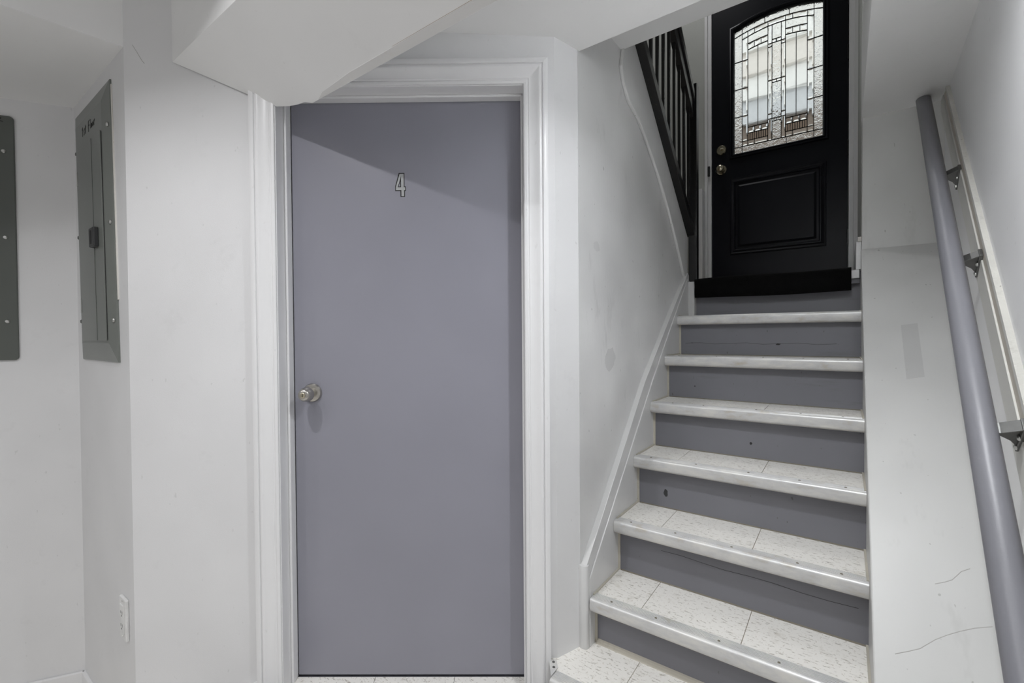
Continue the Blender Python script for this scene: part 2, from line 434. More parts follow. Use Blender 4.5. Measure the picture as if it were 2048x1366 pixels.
# upper flight rising towards the viewer, behind the balustrade
uf = empty('upper_staircase', (-1.6, 2.5, 1.5)); tag(uf, 'upper flight of stairs behind the black balustrade', 'stairs')
for k in range(6):
    a = 3.0 - k * 0.24
    box('step', -2.345, -0.955, a - 0.26, a, LAND - 0.3 + k * 0.205, LAND + (k + 1) * 0.205, M['wood'], uf)
box('landing_slab', -2.345, -0.955, 3.0, 3.80, LAND - 0.2, LAND, M['wood'], uf)

# ------------------------------------------------------------------ stairs
stair = empty('staircase', (-0.36, 2.2, FLOOR)); tag(stair, 'steep grey basement staircase with cream tiled treads and metal nosings', 'stairs')
def nosing_profile(v, z):
    p = [(v + 0.052, z + 0.0005)]
    for k in range(6):
        a = v + 0.050 - k * 0.0068
        p += [(a, z + 0.0032), (a - 0.0042, z + 0.0032), (a - 0.0052, z + 0.0014)]
    p += [(v + 0.008, z + 0.003)]
    for k in range(1, 7):
        t = math.pi / 2 * k / 6
        p.append((v + 0.010 - 0.012 * math.sin(t) , z - 0.010 + 0.013 * math.cos(t)))
    p += [(v - 0.003, z - 0.022), (v - 0.002, z - 0.036), (v + 0.002, z - 0.045), (v + 0.010, z - 0.050), (v + 0.052, z - 0.050)]
    return p
screw_src = None
for i in range(0, 7):
    vn = V0 + (i - 1) * RUN; zt = Z1 + (i - 1) * RISE if i > 0 else 0.033
    vr = vn + RUN + OVER
    left = UL if i > 0 else -0.826
    tr = box('tread', UL if i > 0 else -0.78, UR, vn + 0.004, vr + 0.02, zt - 0.047, zt - 0.004, M['wood'], stair)
    ns = prism('nosing', nosing_profile(vn, zt), left + 0.001, UR - 0.001, M['nosing'], stair, axis='x', smooth=True)
    cuts = [left, -0.601, -0.269, UR] if i != 4 else [left, -0.62, -0.29, UR]
    for a, b in zip(cuts, cuts[1:]):
        if i == 0 and a == left:
            poly = [(-0.828, vn + 0.052), (b - 0.0012, vn + 0.052), (b - 0.0012, vr - 0.001), (-0.79, vr - 0.001), (-0.79, 1.556), (-0.818, 1.553), (-0.880, 1.433), (-0.856, 1.437)]
            prism('tile', poly, zt - 0.004, zt, M['tile'], tr)
        else:
            box('tile', a + 0.0012, b - 0.0012, vn + 0.052, vr - 0.001, zt - 0.004, zt, M['tile'], tr)
    for k, u in enumerate((-0.70, -0.52, -0.33, -0.14, 0.01)):
        uu = u + random.uniform(-0.02, 0.02)
        if screw_src is None:
            vf = lathe_vf([(0.0, -0.001), (0.0042, -0.001), (0.0042, 0.0012), (0.002, 0.002), (0.0, 0.002)], 10, lambda p: Vector((p[0] + uu, p[2] + vn + 0.026, p[1] + zt + 0.003)))
            screw_src = obj('screw', *vf, M['grime'], ns)
        else:
            copy_of(screw_src, (uu, vn + 0.026, zt + 0.002), ns)
    # riser under the next tread
    top = (Z1 + i * RISE) - 0.049 if i < 6 else LAND - 0.012
    if i < 6:
        rs = box('riser', UL + 0.008, UR + 0.001, vr, vr + 0.018, zt - 0.01, top, M['riser'], stair)
    else:
        rs = box('riser', -0.748, UR + 0.004, 2.985, 3.0, zt - 0.01, LAND - 0.004, M['riser'], stair)
    vq = vr if i < 6 else 2.985
    if i == 0:
        prism('caulk_bead', [(vq - 0.013, zt), (vq, zt), (vq, zt + 0.016), (vq - 0.006, zt + 0.012)], UL + 0.008, UR - 0.01, M['caulk'], stair, axis='x')
    if i < 6:
        box('caulk_strip', UL, UL + 0.010, vq - 0.004, vq + 0.006, zt, top, M['caulk'], stair)
    prism('grime_line', [(vq - 0.004, zt), (vq, zt), (vq, zt + 0.004)], UL + 0.012, UR - 0.004, M['grime'], stair, axis='x')
    if i > 0: box('edge_bead', UL, UL + 0.006, vn + 0.03, vq, zt, zt + 0.007, M['caulk'], stair)
    box('edge_bead', UR - 0.007, UR + 0.001, vn + 0.02, vq, zt, zt + 0.006, M['caulk'], stair)
# lowest riser (under the bottom tread)
box('riser', -0.81, UR, V0 - RUN + 0.05, V0 - RUN + 0.07, FLOOR, -0.017, M['riser'], stair)
# landing nosing, painted
box('landing_nosing', -0.745, UR - 0.004, 2.926, 2.985, LAND - 0.045, LAND - 0.002, M['trim'], stair, bevel=0.003)
box('landing_fillet', -0.745, UR - 0.004, 2.945, 2.985, LAND - 0.07, LAND - 0.046, M['riser'], stair)
# marks on the risers
def splat(name, cx, cz, vy, rx, rz, material, parent, n=14, th=0.0006):
    pts = []
    for k in range(n):
        a = 2 * math.pi * k / n; r = random.uniform(0.72, 1.1)
        pts.append((cx + rx * r * math.cos(a), cz + rz * r * math.sin(a)))
    return prism(name, pts, vy - th, vy + 0.001, material, parent, axis='y')
splat('paint_scuff', -0.652, 0.513, V0 + RUN * 2 + OVER, 0.010, 0.019, M['dark'], stair)
splat('paint_chip', -0.28, 1.175, V0 + RUN * 5 + OVER, 0.012, 0.005, M['ink'], stair)
splat('paint_chip', -0.34, 0.735, V0 + RUN * 3 + OVER, 0.006, 0.006, M['ink'], stair)
splat('paint_chip', -0.64, 0.955, V0 + RUN * 4 + OVER, 0.004, 0.004, M['ink'], stair)
def hairline(name, pts, w, vy, material, parent):
    up = [(p[0], p[1] + w / 2) for p in pts]; dn = [(p[0], p[1] - w / 2) for p in reversed(pts)]
    return prism(name, up + dn, vy - 0.0005, vy + 0.001, material, parent, axis='y')
hairline('paint_crack', [(-0.75 + k * 0.08, 1.178 + 0.004 * math.sin(k * 2.1)) for k in range(10)], 0.0016, V0 + RUN * 5 + OVER, M['dark'], stair)
hairline('paint_crack', [(-0.60 + k * 0.08, 0.352 + 0.003 * math.sin(k * 1.7) - 0.002 * k) for k in range(9)], 0.0014, V0 + RUN + OVER, M['dark'], stair)
# corner plate on the bottom tread
cp = prism('metal_corner_plate', [(-0.877, 1.421), (-0.855, 1.437), (-0.829, 1.403), (-0.828, 1.352)], 0.0325, 0.0365, M['nosing'], bevel=0.001)
tag(cp, 'small ribbed metal plate screwed at the casing corner of the bottom step', 'metal plate')
for (a, b) in ((-0.856, 1.418), (-0.842, 1.396)):
    vf = lathe_vf([(0.0, 0.0), (0.0055, 0.0), (0.004, 0.002), (0.0, 0.0025)], 12, lambda p: Vector((p[0] + a, p[2] + b, p[1] + 0.0365)))
    obj('screw', *vf, M['bracket'], cp)

# skirt board on the left of the stairs
skirt = empty('baseboard_stair', (-0.80, 2.2, 0.033)); struct(skirt, 'white stair skirt board with a beaded top')
topl = [(1.556, 0.350), (2.196, 1.000), (2.60, 1.330), (2.958, 1.612)]
low = [(2.985, 1.30), (2.80, 0.9), (1.63, 0.0), (1.556, 0.033)]
prism('skirt_board', [(1.556, 0.350)] + topl[1:] + [(2.985, 1.60)] + low, -0.8165, -0.791, M['skirt'], skirt, axis='x', bevel=0.0015)
face = [(1.571, 0.296), (2.288, 0.998), (2.60, 1.278), (2.933, 1.572)]
prism('skirt_face', face + [(2.985, 1.56), (2.985, 1.30), (2.80, 0.9), (1.63, 0.0), (1.571, 0.033)], -0.791, UL, M['skirt'], skirt, axis='x', bevel=0.0025)
# upright end cap at the bottom
ec = [(-0.8245, 1.551), (-0.8245, 1.560), (-0.786, 1.572), (-0.786, 1.556), (-0.790, 1.549), (-0.797, 1.5455), (-0.806, 1.5435), (-0.814, 1.546)]
prism('end_cap', ec, 0.033, 0.352, M['skirt'], skirt, bevel=0.002, smooth=True)
box('post_foot', -0.790, -0.748, 2.940, 2.985, Z1 + 5 * RISE, LAND - 0.002, M['skirt'], skirt, bevel=0.002)

# ------------------------------------------------------------------ lavender door with casing
door = empty('door_1', DW((-0.535, -0.11, SILL))); struct(door, 'flat lavender grey door marked with the number 4')
D_S0, D_S1, D_Z0, D_Z1 = -0.982, -0.088, SILL + 0.006, 2.136
box('door_slab', D_S0, D_S1, -0.132, -0.092, D_Z0, D_Z1, M['door'], door, bevel=0.002, f=DW)
kx, kz = -0.912, 1.014
KN = lambda p: DW((kx + p[0], -0.092 + p[1], kz + p[2]))
knob = obj('knob', *lathe_vf([(0.0, 0.004), (0.012, 0.004), (0.0125, 0.028), (0.016, 0.034), (0.0235, 0.040), (0.0275, 0.047), (0.0275, 0.056), (0.0255, 0.066), (0.0205, 0.078), (0.017, 0.0815), (0.0115, 0.0825), (0.0, 0.0825)], 32, KN), M['steel'], door, smooth=True)
obj('rose', *lathe_vf([(0.0, 0.0), (0.0365, 0.0), (0.0365, 0.003), (0.033, 0.009), (0.022, 0.013), (0.0, 0.014)], 36, KN), M['steel'], knob, smooth=True)
obj('lock_cylinder', *lathe_vf([(0.0, 0.082), (0.0098, 0.082), (0.0098, 0.0845), (0.0085, 0.0855), (0.0, 0.0855)], 20, KN), M['brass'], knob, smooth=True)
box('keyhole', -0.0012, 0.0012, 0.0850, 0.0860, -0.006, 0.006, M['ink'], knob, f=KN)
# number 4 sticker: black outline with silver infill
S4 = (0.0866 + 0.006) / 935.0
def N4(pts): return [(-0.560 + (x - 400) * S4, 1.817 - (y - 685) * S4) for x, y in pts]
o4 = [(340, 215), (562, 215), (562, 742), (618, 742), (618, 915), (578, 915), (578, 1150), (400, 1150), (400, 922), (196, 922), (196, 735)]
h4 = [(390, 560), (400, 560), (400, 742), (330, 742)]
i4 = [(376, 255), (532, 255), (532, 776), (588, 776), (588, 885), (545, 885), (545, 1118), (440, 1118), (440, 885), (230, 885), (230, 760)]
ih4 = [(425, 350), (432, 350), (432, 776), (296, 776)]
num = plate_holes('number_outline', N4(o4), [N4(h4)], -0.0922, -0.0914, M['ink'], door, f=lambda p: DW((p[0], p[1], p[2])))
plate_holes('number_infill', N4(i4), [N4(ih4)], -0.0915, -0.0910, M['numeral'], num, f=lambda p: DW((p[0], p[1], p[2])))
# frame: jambs, stops and casing
frame = empty('trim_2', DW((-0.535, 0, SILL))); struct(frame, 'white moulded casing around the lavender door')
IL, IR, IH = -0.995, -0.083, 2.145
box('side_jamb', IL - 0.006, IL + 0.003, -0.13, 0.004, SILL, IH, M['trim'], frame, f=DW)
box('side_jamb', IR - 0.003, IR + 0.009, -0.13, 0.004, SILL, IH, M['trim'], frame, f=DW)
box('head_jamb', IL, IR, -0.13, 0.004, IH - 0.003, IH + 0.011, M['trim'], frame, f=DW)
box('door_stop', IL + 0.003, IL + 0.013, -0.091, -0.052, SILL, IH - 0.003, M['trim'], frame, bevel=0.003, f=DW)
box('door_stop', IR - 0.011, IR - 0.003, -0.091, -0.052, SILL, IH - 0.003, M['trim'], frame, bevel=0.003, f=DW)
box('door_stop', IL + 0.003, IR - 0.003, -0.091, -0.052, IH - 0.013, IH - 0.003, M['trim'], frame, bevel=0.003, f=DW)
CP = [(0.0, 0.0), (0.0, 0.011), (0.003, 0.013), (0.010, 0.0135), (0.013, 0.0105), (0.016, 0.0105), (0.019, 0.013), (0.026, 0.0125), (0.036, 0.0145), (0.047, 0.0185), (0.054, 0.0225),
      (0.0585, 0.0240), (0.063, 0.0225), (0.0655, 0.0180), (0.0675, 0.0180), (0.0690, 0.0235), (0.082, 0.0240), (0.087, 0.0215), (0.088, 0.0)]
def sweep(name, A, B):
    V_ = [A(w, t) for w, t in CP] + [B(w, t) for w, t in CP]; n = len(CP)
    F_ = [tuple(range(n)), tuple(range(2 * n - 1, n - 1, -1))] + [(i, (i + 1) % n, n + (i + 1) % n, n + i) for i in range(n)]
    return obj(name, V_, F_, M['trim'], frame, smooth=True)
sweep('casing_leg', lambda w, t: DW((IL - w, t, FLOOR + 0.1)), lambda w, t: DW((IL - w, t, IH + w)))
sweep('casing_leg', lambda w, t: DW((IR + w, t, SILL - 0.02)), lambda w, t: DW((IR + w, t, IH + w)))
sweep('casing_head', lambda w, t: DW((IL - w, t, IH + w)), lambda w, t: DW((IR + w, t, IH + w)))
# little sloping skirt on the left of the casing
v, fa = prism_vf([(-1.20, -0.118), (-1.083, -0.043), (-1.083, -0.30), (-1.20, -0.30)], 0.0, 0.018, 'y', DW)
struct(obj('baseboard_door', v, fa, M['trim'], bevel=0.002), 'sloping end of white baseboard beside the door casing')
# alcove baseboards
struct(box('baseboard_alcove_side', -2.91, -2.165, 0.514, 0.530, FLOOR, -0.336, M['trim'], bevel=0.004), 'white baseboard under the outlet wall')
struct(box('baseboard_alcove_back', -0.002, 2.3, 0, 0.015, FLOOR, -0.336, M['trim'], bevel=0.004, f=BW), 'white baseboard along the alcove back wall')

# ------------------------------------------------------------------ black front door with leaded glass
bd = empty('door_2', (-0.41, VD, LAND)); struct(bd, 'black panelled front door with an arched leaded glass light')
GL, GR, GB, GC = -0.6785, -0.1222, 2.5865, -0.4004
def arc(c, k): return lambda u: c - k * (u - GC) ** 2
A_TOP, A1, A2, A3, A4 = arc(3.553, 0.60), arc(3.505, 0.55), arc(3.471, 0.72), arc(3.410, 0.50), arc(3.368, 0.60)
def arch_loop(off=0.0, n=16):
    pts = [(GL - off, GB - off), (GR + off, GB - off)]
    for k in range(n + 1):
        u = GR + (GL - GR) * k / n
        uu = u + (off if k == 0 else -off if k == n else 0)
        pts.append((uu, A_TOP(u) + off))
    return pts
plate_holes('door_slab', [(-0.832, LAND + 0.012), (0.017, LAND + 0.012), (0.017, 3.765), (-0.832, 3.765)], [arch_loop(0.004)], VD, VD + 0.045, M['door_black'], bd)
def ring(name, prof, loopf, y, material, parent):
    loops = [[Vector((p[0], y - h, p[1])) for p in loopf(o)] for o, h in prof]
    return obj(name, *rings_vf(loops), material, parent, smooth=True)
ring('glass_frame', [(0.034, -0.002), (0.031, 0.007), (0.026, 0.011), (0.018, 0.011), (0.014, 0.007), (0.010, 0.012), (0.004, 0.010), (-0.002, 0.0), (-0.003, -0.020)], arch_loop, VD, M['door_black'], bd)
def rect_loop(x0, x1, z0, z1): return lambda o: [(x0 - o, z0 - o), (x1 + o, z0 - o), (x1 + o, z1 + o), (x0 - o, z1 + o)]
pm = rect_loop(-0.703, -0.107, 1.834, 2.403)
lp = ring('lower_panel', [(0.006, -0.001), (0.003, 0.008), (-0.006, 0.011), (-0.014, 0.006), (-0.020, 0.003), (-0.023, 0.008), (-0.030, 0.008), (-0.036, 0.001)], pm, VD, M['door_black'], bd)
fld = [[Vector((p[0], VD - h, p[1])) for p in pm(o)] for o, h in ((-0.048, -0.001), (-0.066, 0.007))]
obj('panel_field', *rings_vf(fld, True), M['door_black'], lp)
# hardware
def HW(cz): return lambda p: Vector((-0.766 + p[0], VD - p[1], cz + p[2]))
f1, f2 = HW(2.640), HW(2.487)
dbt = obj('deadbolt', *lathe_vf([(0.0, 0.0), (0.036, 0.0), (0.036, 0.004), (0.031, 0.010), (0.0, 0.011)], 28, f1), M['brass'], bd, smooth=True)
box('thumb_turn', -0.004, 0.020, 0.010, 0.026, -0.005, 0.005, M['brass'], dbt, bevel=0.002, f=f1)
kb = obj('knob', *lathe_vf([(0.0, 0.009), (0.011, 0.009), (0.011, 0.028), (0.020, 0.036), (0.0255, 0.046), (0.0245, 0.058), (0.017, 0.065), (0.0, 0.067)], 26, f2), M['brass'], bd, smooth=True)
obj('rose', *lathe_vf([(0.0, 0.0), (0.036, 0.0), (0.036, 0.004), (0.030, 0.010), (0.0, 0.011)], 28, f2), M['brass'], kb, smooth=True)
for z in (1.83, 2.42, 3.05):
    box('hinge', 0.012, 0.026, VD - 0.006, VD + 0.004, z, z + 0.10, M['black'], bd, bevel=0.002)

# leaded glass: every pane a piece, lead came between them
CU = [GL, -0.6256, -0.5870, -0.5205, -0.4555, -0.4294, -0.3716, -0.3455, -0.2804, -0.2140, -0.1752, GR]
ZH = [2.640, 2.676, 2.730, 2.772, 2.795, 2.866, 3.053, 3.072, 3.277, 3.339, 3.362]
glazing = empty('leaded_glass', (GC, VD + 0.02, GB)); glazing.parent = bd; WL[glazing.name] = Vector((GC, VD + 0.02, GB)); glazing.location = WL[glazing.name] - WL[bd.name]
came_parts = []
GY0, GY1 = VD + 0.019, VD + 0.024
def ev(f, u): return f(u) if callable(f) else f
def pane(u0, u1, zlo, zhi, kind, bevelled=False):
    n = 5 if (callable(zlo) or callable(zhi)) and (u1 - u0) > 0.05 else 1
    lo = [(u0 + (u1 - u0) * k / n, ev(zlo, u0 + (u1 - u0) * k / n)) for k in range(n + 1)]
    hi = [(u0 + (u1 - u0) * k / n, ev(zhi, u0 + (u1 - u0) * k / n)) for k in range(n + 1)]
    poly = lo + hi[::-1]
    if bevelled:
        cx = sum(p[0] for p in poly) / len(poly); cz = sum(p[1] for p in poly) / len(poly)
        w = min(u1 - u0, abs(hi[0][1] - lo[0][1])); s = 0.28 * w
        inn = []
        for p in poly:
            inn.append((p[0] + math.copysign(min(s, abs(p[0] - cx)), cx - p[0]), p[1] + math.copysign(min(s, abs(p[1] - cz)), cz - p[1])))
        loops = [[Vector((p[0], GY1, p[1])) for p in poly], [Vector((p[0], GY0 + 0.003, p[1])) for p in poly], [Vector((p[0], GY0 - 0.003, p[1])) for p in inn]]
        obj('pane', *rings_vf(loops, True), M[kind], glazing)
    else:
        prism('pane', poly, GY0, GY1, M[kind], glazing, axis='y')
    pts = lo + hi[::-1]
    for a, b in zip(pts, pts[1:] + pts[:1]): came_seg(a, b)
seen = set()
def came_seg(a, b, w=0.0021):
    ka = (round(a[0], 3), round(a[1], 3)); kb_ = (round(b[0], 3), round(b[1], 3))
    key = tuple(sorted((ka, kb_)))
    if key in seen: return
    seen.add(key)
    dx, dz = b[0] - a[0], b[1] - a[1]; L = math.hypot(dx, dz)
    if L < 1e-5: return
    nx, nz = -dz / L * w, dx / L * w; ex, ez = dx / L * w, dz / L * w
    poly = [(a[0] + nx - ex, a[1] + nz - ez), (b[0] + nx + ex, b[1] + nz + ez), (b[0] - nx + ex, b[1] - nz + ez), (a[0] - nx - ex, a[1] - nz - ez)]
    came_parts.append(prism_vf(poly, GY0 - 0.0035, GY1 + 0.002, 'y'))
# borders
for (a, b) in ((CU[0], CU[1]), (CU[10], CU[11])):
    for lo, hi in ((GB, ZH[0]), (ZH[0], ZH[5]), (ZH[5], ZH[7]), (ZH[7], ZH[8]), (ZH[8], A1), (A1, A_TOP)): pane(a, b, lo, hi, 'glass_hammered')
for a, b in ((CU[1], GC + 0.06), (GC + 0.06, CU[10])): pane(a, b, GB, ZH[0], 'glass_hammered')
for a, b in ((CU[1], -0.476), (-0.476, -0.3225), (-0.3225, CU[10])): pane(a, b, A1, A_TOP, 'glass_hammered')
# narrow bevel columns
for (a, b) in ((CU[1], CU[2]), (CU[9], CU[10])):
    for lo, hi in ((ZH[0], ZH[1]), (ZH[1], ZH[5]), (ZH[5], ZH[7]), (ZH[7], ZH[8]), (ZH[8], A2), (A2, A1)): pane(a, b, lo, hi, 'glass_clear', True)
# two tall panels
for (a, m_, b) in ((CU[2], CU[3], CU[4]), (CU[7], CU[8], CU[9])):
    w3 = (b - a) / 3
    pane(a, a + w3, ZH[0], ZH[1], 'glass_clear', True); pane(a + w3, b, ZH[0], ZH[1], 'glass_clear', True)
    for k in range(9): pane(a + (b - a) * k / 9, a + (b - a) * (k + 1) / 9, ZH[1], ZH[2], 'glass_reed')
    for k in range(3): pane(a + w3 * k, a + w3 * (k + 1), ZH[2], ZH[3], 'glass_clear', True)
    pane(a, m_, ZH[3], A4, 'glass_streaky'); pane(m_, b, ZH[3], A4, 'glass_streaky')
    for k in range(3): pane(a + w3 * k, a + w3 * (k + 1), A4, A3, 'glass_clear', True)
    pane(a, b, A3, A2, 'glass_seedy')
    pane(a, a + w3, A2, A1, 'glass_clear', True); pane(a + w3, b, A2, A1, 'glass_clear', True)
# centre column group
for (a, b) in ((CU[4], CU[5]), (CU[6], CU[7])):
    for lo, hi in ((ZH[0], ZH[4]), (ZH[4], 2.830), (2.830, ZH[7]), (ZH[7], 3.315), (3.315, ZH[9]), (ZH[9], A2)): pane(a, b, lo, hi, 'glass_clear', True)
a, b = CU[5], CU[6]; mid = (a + b) / 2
pane(a, b, ZH[0], ZH[4] - 0.02, 'glass_hammered')
pane(a, mid, ZH[4] - 0.02, ZH[4], 'glass_clear', True); pane(mid, b, ZH[4] - 0.02, ZH[4], 'glass_clear', True)
pane(a, b, ZH[4], ZH[6], 'glass_seedy')
pane(a, mid, ZH[6], ZH[7], 'glass_clear', True); pane(mid, b, ZH[6], ZH[7], 'glass_clear', True)
pane(a, b, ZH[7], ZH[9], 'glass_seedy')
pane(a, mid, ZH[9], ZH[10], 'glass_clear', True); pane(mid, b, ZH[9], ZH[10], 'glass_clear', True)
pane(a, b, ZH[10], A2, 'glass_seedy')
pane(CU[4], CU[7], A2, A1, 'glass_clear', True)
obj('lead_came', *joinvf(came_parts), M['lead'], glazing)

# door frame of the black door
bf = empty('trim_3', (-0.4, VD, LAND)); struct(bf, 'white painted frame around the black front door')
box('casing_leg', -0.884, -0.862, VD - 0.022, VD + 0.006, LAND, 3.86, M['trim'], bf, bevel=0.003)
box('side_jamb', -0.862, -0.836, VD - 0.008, VD + 0.05, LAND, 3.80, M['trim'], bf, bevel=0.002)
box('casing_leg', 0.046, 0.0715, VD - 0.022, VD + 0.006, LAND, 3.86, M['trim'], bf, bevel=0.003)
box('side_jamb', 0.021, 0.046, VD - 0.008, VD + 0.05, LAND, 3.80, M['trim'], bf, bevel=0.002)
for (a, b, c, d) in ((-0.862, -0.822, LAND, 3.80), (0.007, 0.046, LAND, 3.80), (-0.862, 0.046, 3.755, 3.80), (-0.862, 0.046, LAND - 0.02, LAND + 0.03)):
    box('door_stop', a, b, VD + 0.0455, VD + 0.075, c, d, M['trim'], bf)
box('casing_head', -0.884, 0.0705, VD - 0.02, VD + 0.006, 3.79, 3.88, M['trim'], bf, bevel=0.003)
box('strike_plate', -0.8625, -0.846, VD - 0.0235, VD - 0.006, 2.455, 2.53, M['dark'], bf, bevel=0.002)
# boxed pipe chase left of the door
struct(box('trim_4', -0.955, -0.882, 3.70, 3.80, LAND, 2.345, M['trim'], bevel=0.003), 'short white boxing beside the black door frame')
# baseboard with a broken end on the landing
bb = [(2.935, LAND), (2.935, 1.645), (2.944, 1.70), (3.60, 1.70), (3.60, LAND)]
struct(prism('baseboard_landing', bb, 0.047, 0.0705, M['trim'], axis='x', bevel=0.003), 'chipped white baseboard end at the top of the stairs')
obj('plaster_chip', *joinvf([box_vf(0.055, 0.0705, 2.936, 2.95, 1.70, 1.722)]), M['plaster'], bpy.data.objects['baseboard_landing'])

# ------------------------------------------------------------------ door mat hanging over the top step
def make_mat():
    nu, prof = 40, []
    for k in range(14): prof.append((3.70 - k * (3.70 - 2.925) / 13, LAND + 0.012))
    for k in range(1, 5):
        t = math.pi / 2 * k / 4; prof.append((2.925 - 0.016 * math.sin(t), LAND - 0.004 + 0.016 * math.cos(t)))
    for k in range(1, 7): prof.append((2.909 + 0.004 * math.sin(k), LAND - 0.004 - k * 0.0165))
    V_, F_ = [], []; n = len(prof)
    for th in (0, 1):
        for i in range(nu + 1):
            u = -0.741 + i * 0.770 / nu
            for j, (vv_, zz_) in enumerate(prof):
                w = max(0, j - 17) / 6
                dv = (0.006 * math.sin(u * 7 + 1) + 0.004 * math.sin(u * 15)) * w
                dz = (0.006 * math.sin(u * 5 + 0.6)) * w - 0.010 * w * (u + 0.741) + (0.003 * math.sin(u * 9) if j < 17 else 0.0015 * math.sin(u * 9))
                if th: V_.append((u, vv_ + dv + (0.009 if j > 16 else 0), zz_ + dz - (0.010 if j <= 16 else 0)))
                else: V_.append((u, vv_ + dv, zz_ + dz))
    S = (nu + 1) * n
    for i in range(nu):
        for j in range(n - 1):
            q = (i * n + j, (i + 1) * n + j, (i + 1) * n + j + 1, i * n + j + 1)
            F_.append(q); F_.append(tuple(x + S for x in reversed(q)))
    for i in range(nu):
        for j in (0, n - 1): F_.append((i * n + j, (i + 1) * n + j, (i + 1) * n + j + S, i * n + j + S))
    for j in range(n - 1):
        for i in (0, nu): F_.append((i * n + j, i * n + j + 1, i * n + j + 1 + S, i * n + j + S))
    return V_, F_
dm = obj('door_mat', *make_mat(), M['mat'], smooth=True)
tag(dm, 'black rubber mat hanging over the top step below the black door', 'mat')

# ------------------------------------------------------------------ black balustrade
bal = empty('balustrade', (-0.775, 2.6, 1.56)); tag(bal, 'chipped black wooden balustrade with newel post above the stair wall', 'railing')
BS = -0.851
def zr(v): return 2.600 + BS * (v - 2.10)
newel = [(2.982, LAND), (3.036, LAND), (3.036, 2.785), (3.012, 2.800), (2.982, 2.790)]
prism('newel_post', newel, -0.795, -0.745, M['black'], bal, axis='x', bevel=0.003)
def rail(name, o0, o1, u0, u1, va=1.60, vb=2.99):
    return prism(name, [(va, zr(va) + o0), (vb, zr(vb) + o0), (vb, zr(vb) + o1), (va, zr(va) + o1)], u0, u1, M['black'], bal, axis='x', bevel=0.003)
rail('bottom_rail', -0.002, 0.062, -0.812, -0.760)
rail('top_fillet', 0.735, 0.825, -0.798, -0.762)
rail('top_rail', 0.828, 0.882, -0.812, -0.752)
bsrc = None
for k in range(14):
    vc = 2.935 - k * 0.0965
    if vc < 1.66: break
    if bsrc is None:
        c0 = zr(vc)
        bsrc = prism('baluster', [(vc - 0.0078, zr(vc - 0.0078) + 0.055), (vc + 0.0078, zr(vc + 0.0078) + 0.055), (vc + 0.0078, zr(vc + 0.0078) + 0.745), (vc - 0.0078, zr(vc - 0.0078) + 0.745)], -0.7885, -0.7735, M['black'], bal, axis='x')
        base = WL[bsrc.name].copy(); v_first = vc
    else:
        copy_of(bsrc, (base.x, base.y + (vc - v_first), base.z + BS * (vc - v_first)), bal)

# ------------------------------------------------------------------ handrail and its backing board
hr = empty('handrail', (RW(1.8, 0.08), 1.8, 0.4)); tag(hr, 'round grey painted handrail descending the wall beside the stairs', 'handrail')
HRS = 0.946
RAILOFF = 0.080
def rail_c(v): return Vector((RW(v, RAILOFF), v, 2.377 + HRS * (v - 2.906)))
ra, rb = rail_c(0.55), rail_c(2.893)
ax = (rb - ra).normalized(); sx = ax.cross(Vector((0, 0, 1))).normalized(); sy = sx.cross(ax).normalized()
loops = []
for c in (ra, ra + ax * 0.004, rb - ax * 0.004, rb):
    k = 0.93 if c in (ra, rb) else 1.0
    loops.append([c + sx * (0.0265 * k * math.cos(2 * math.pi * i / 36)) + sy * (0.030 * k * math.sin(2 * math.pi * i / 36)) for i in range(36)])
obj('rail', *rings_vf(loops, True), M['rail'], hr, smooth=True)
def wallp(v, off, z): return Vector((RW(v, off), v, z))
BT = 0.014
def zboard(v): return 1.660 + 0.972 * (v - 2.076)
def strip(name, d0, d1, off0, off1, material, parent, va=0.4, vb=2.894):
    V_ = []
    for v in (va, vb):
        z = zboard(v)
        V_ += [wallp(v, off0, z - d0), wallp(v, off1, z - d0), wallp(v, off1, z - d1), wallp(v, off0, z - d1)]
    F_ = [(0, 1, 2, 3), (7, 6, 5, 4)] + [(i, (i + 1) % 4, 4 + (i + 1) % 4, 4 + i) for i in range(4)]
    return obj(name, V_, F_, material, parent)
board = empty('trim_5', wallp(1.8, 0.01, 1.2)); struct(board, 'grubby white backing board behind the handrail')
strip('board_edge', 0.0, 0.004, 0.0, BT, M['board_top'], board)
strip('upper_lip', 0.004, 0.022, 0.0, BT, M['board'], board)
strip('stained_groove', 0.022, 0.086, 0.0, BT - 0.004, M['groove'], board)
strip('lower_board', 0.086, 0.20, 0.0, BT, M['board'], board)
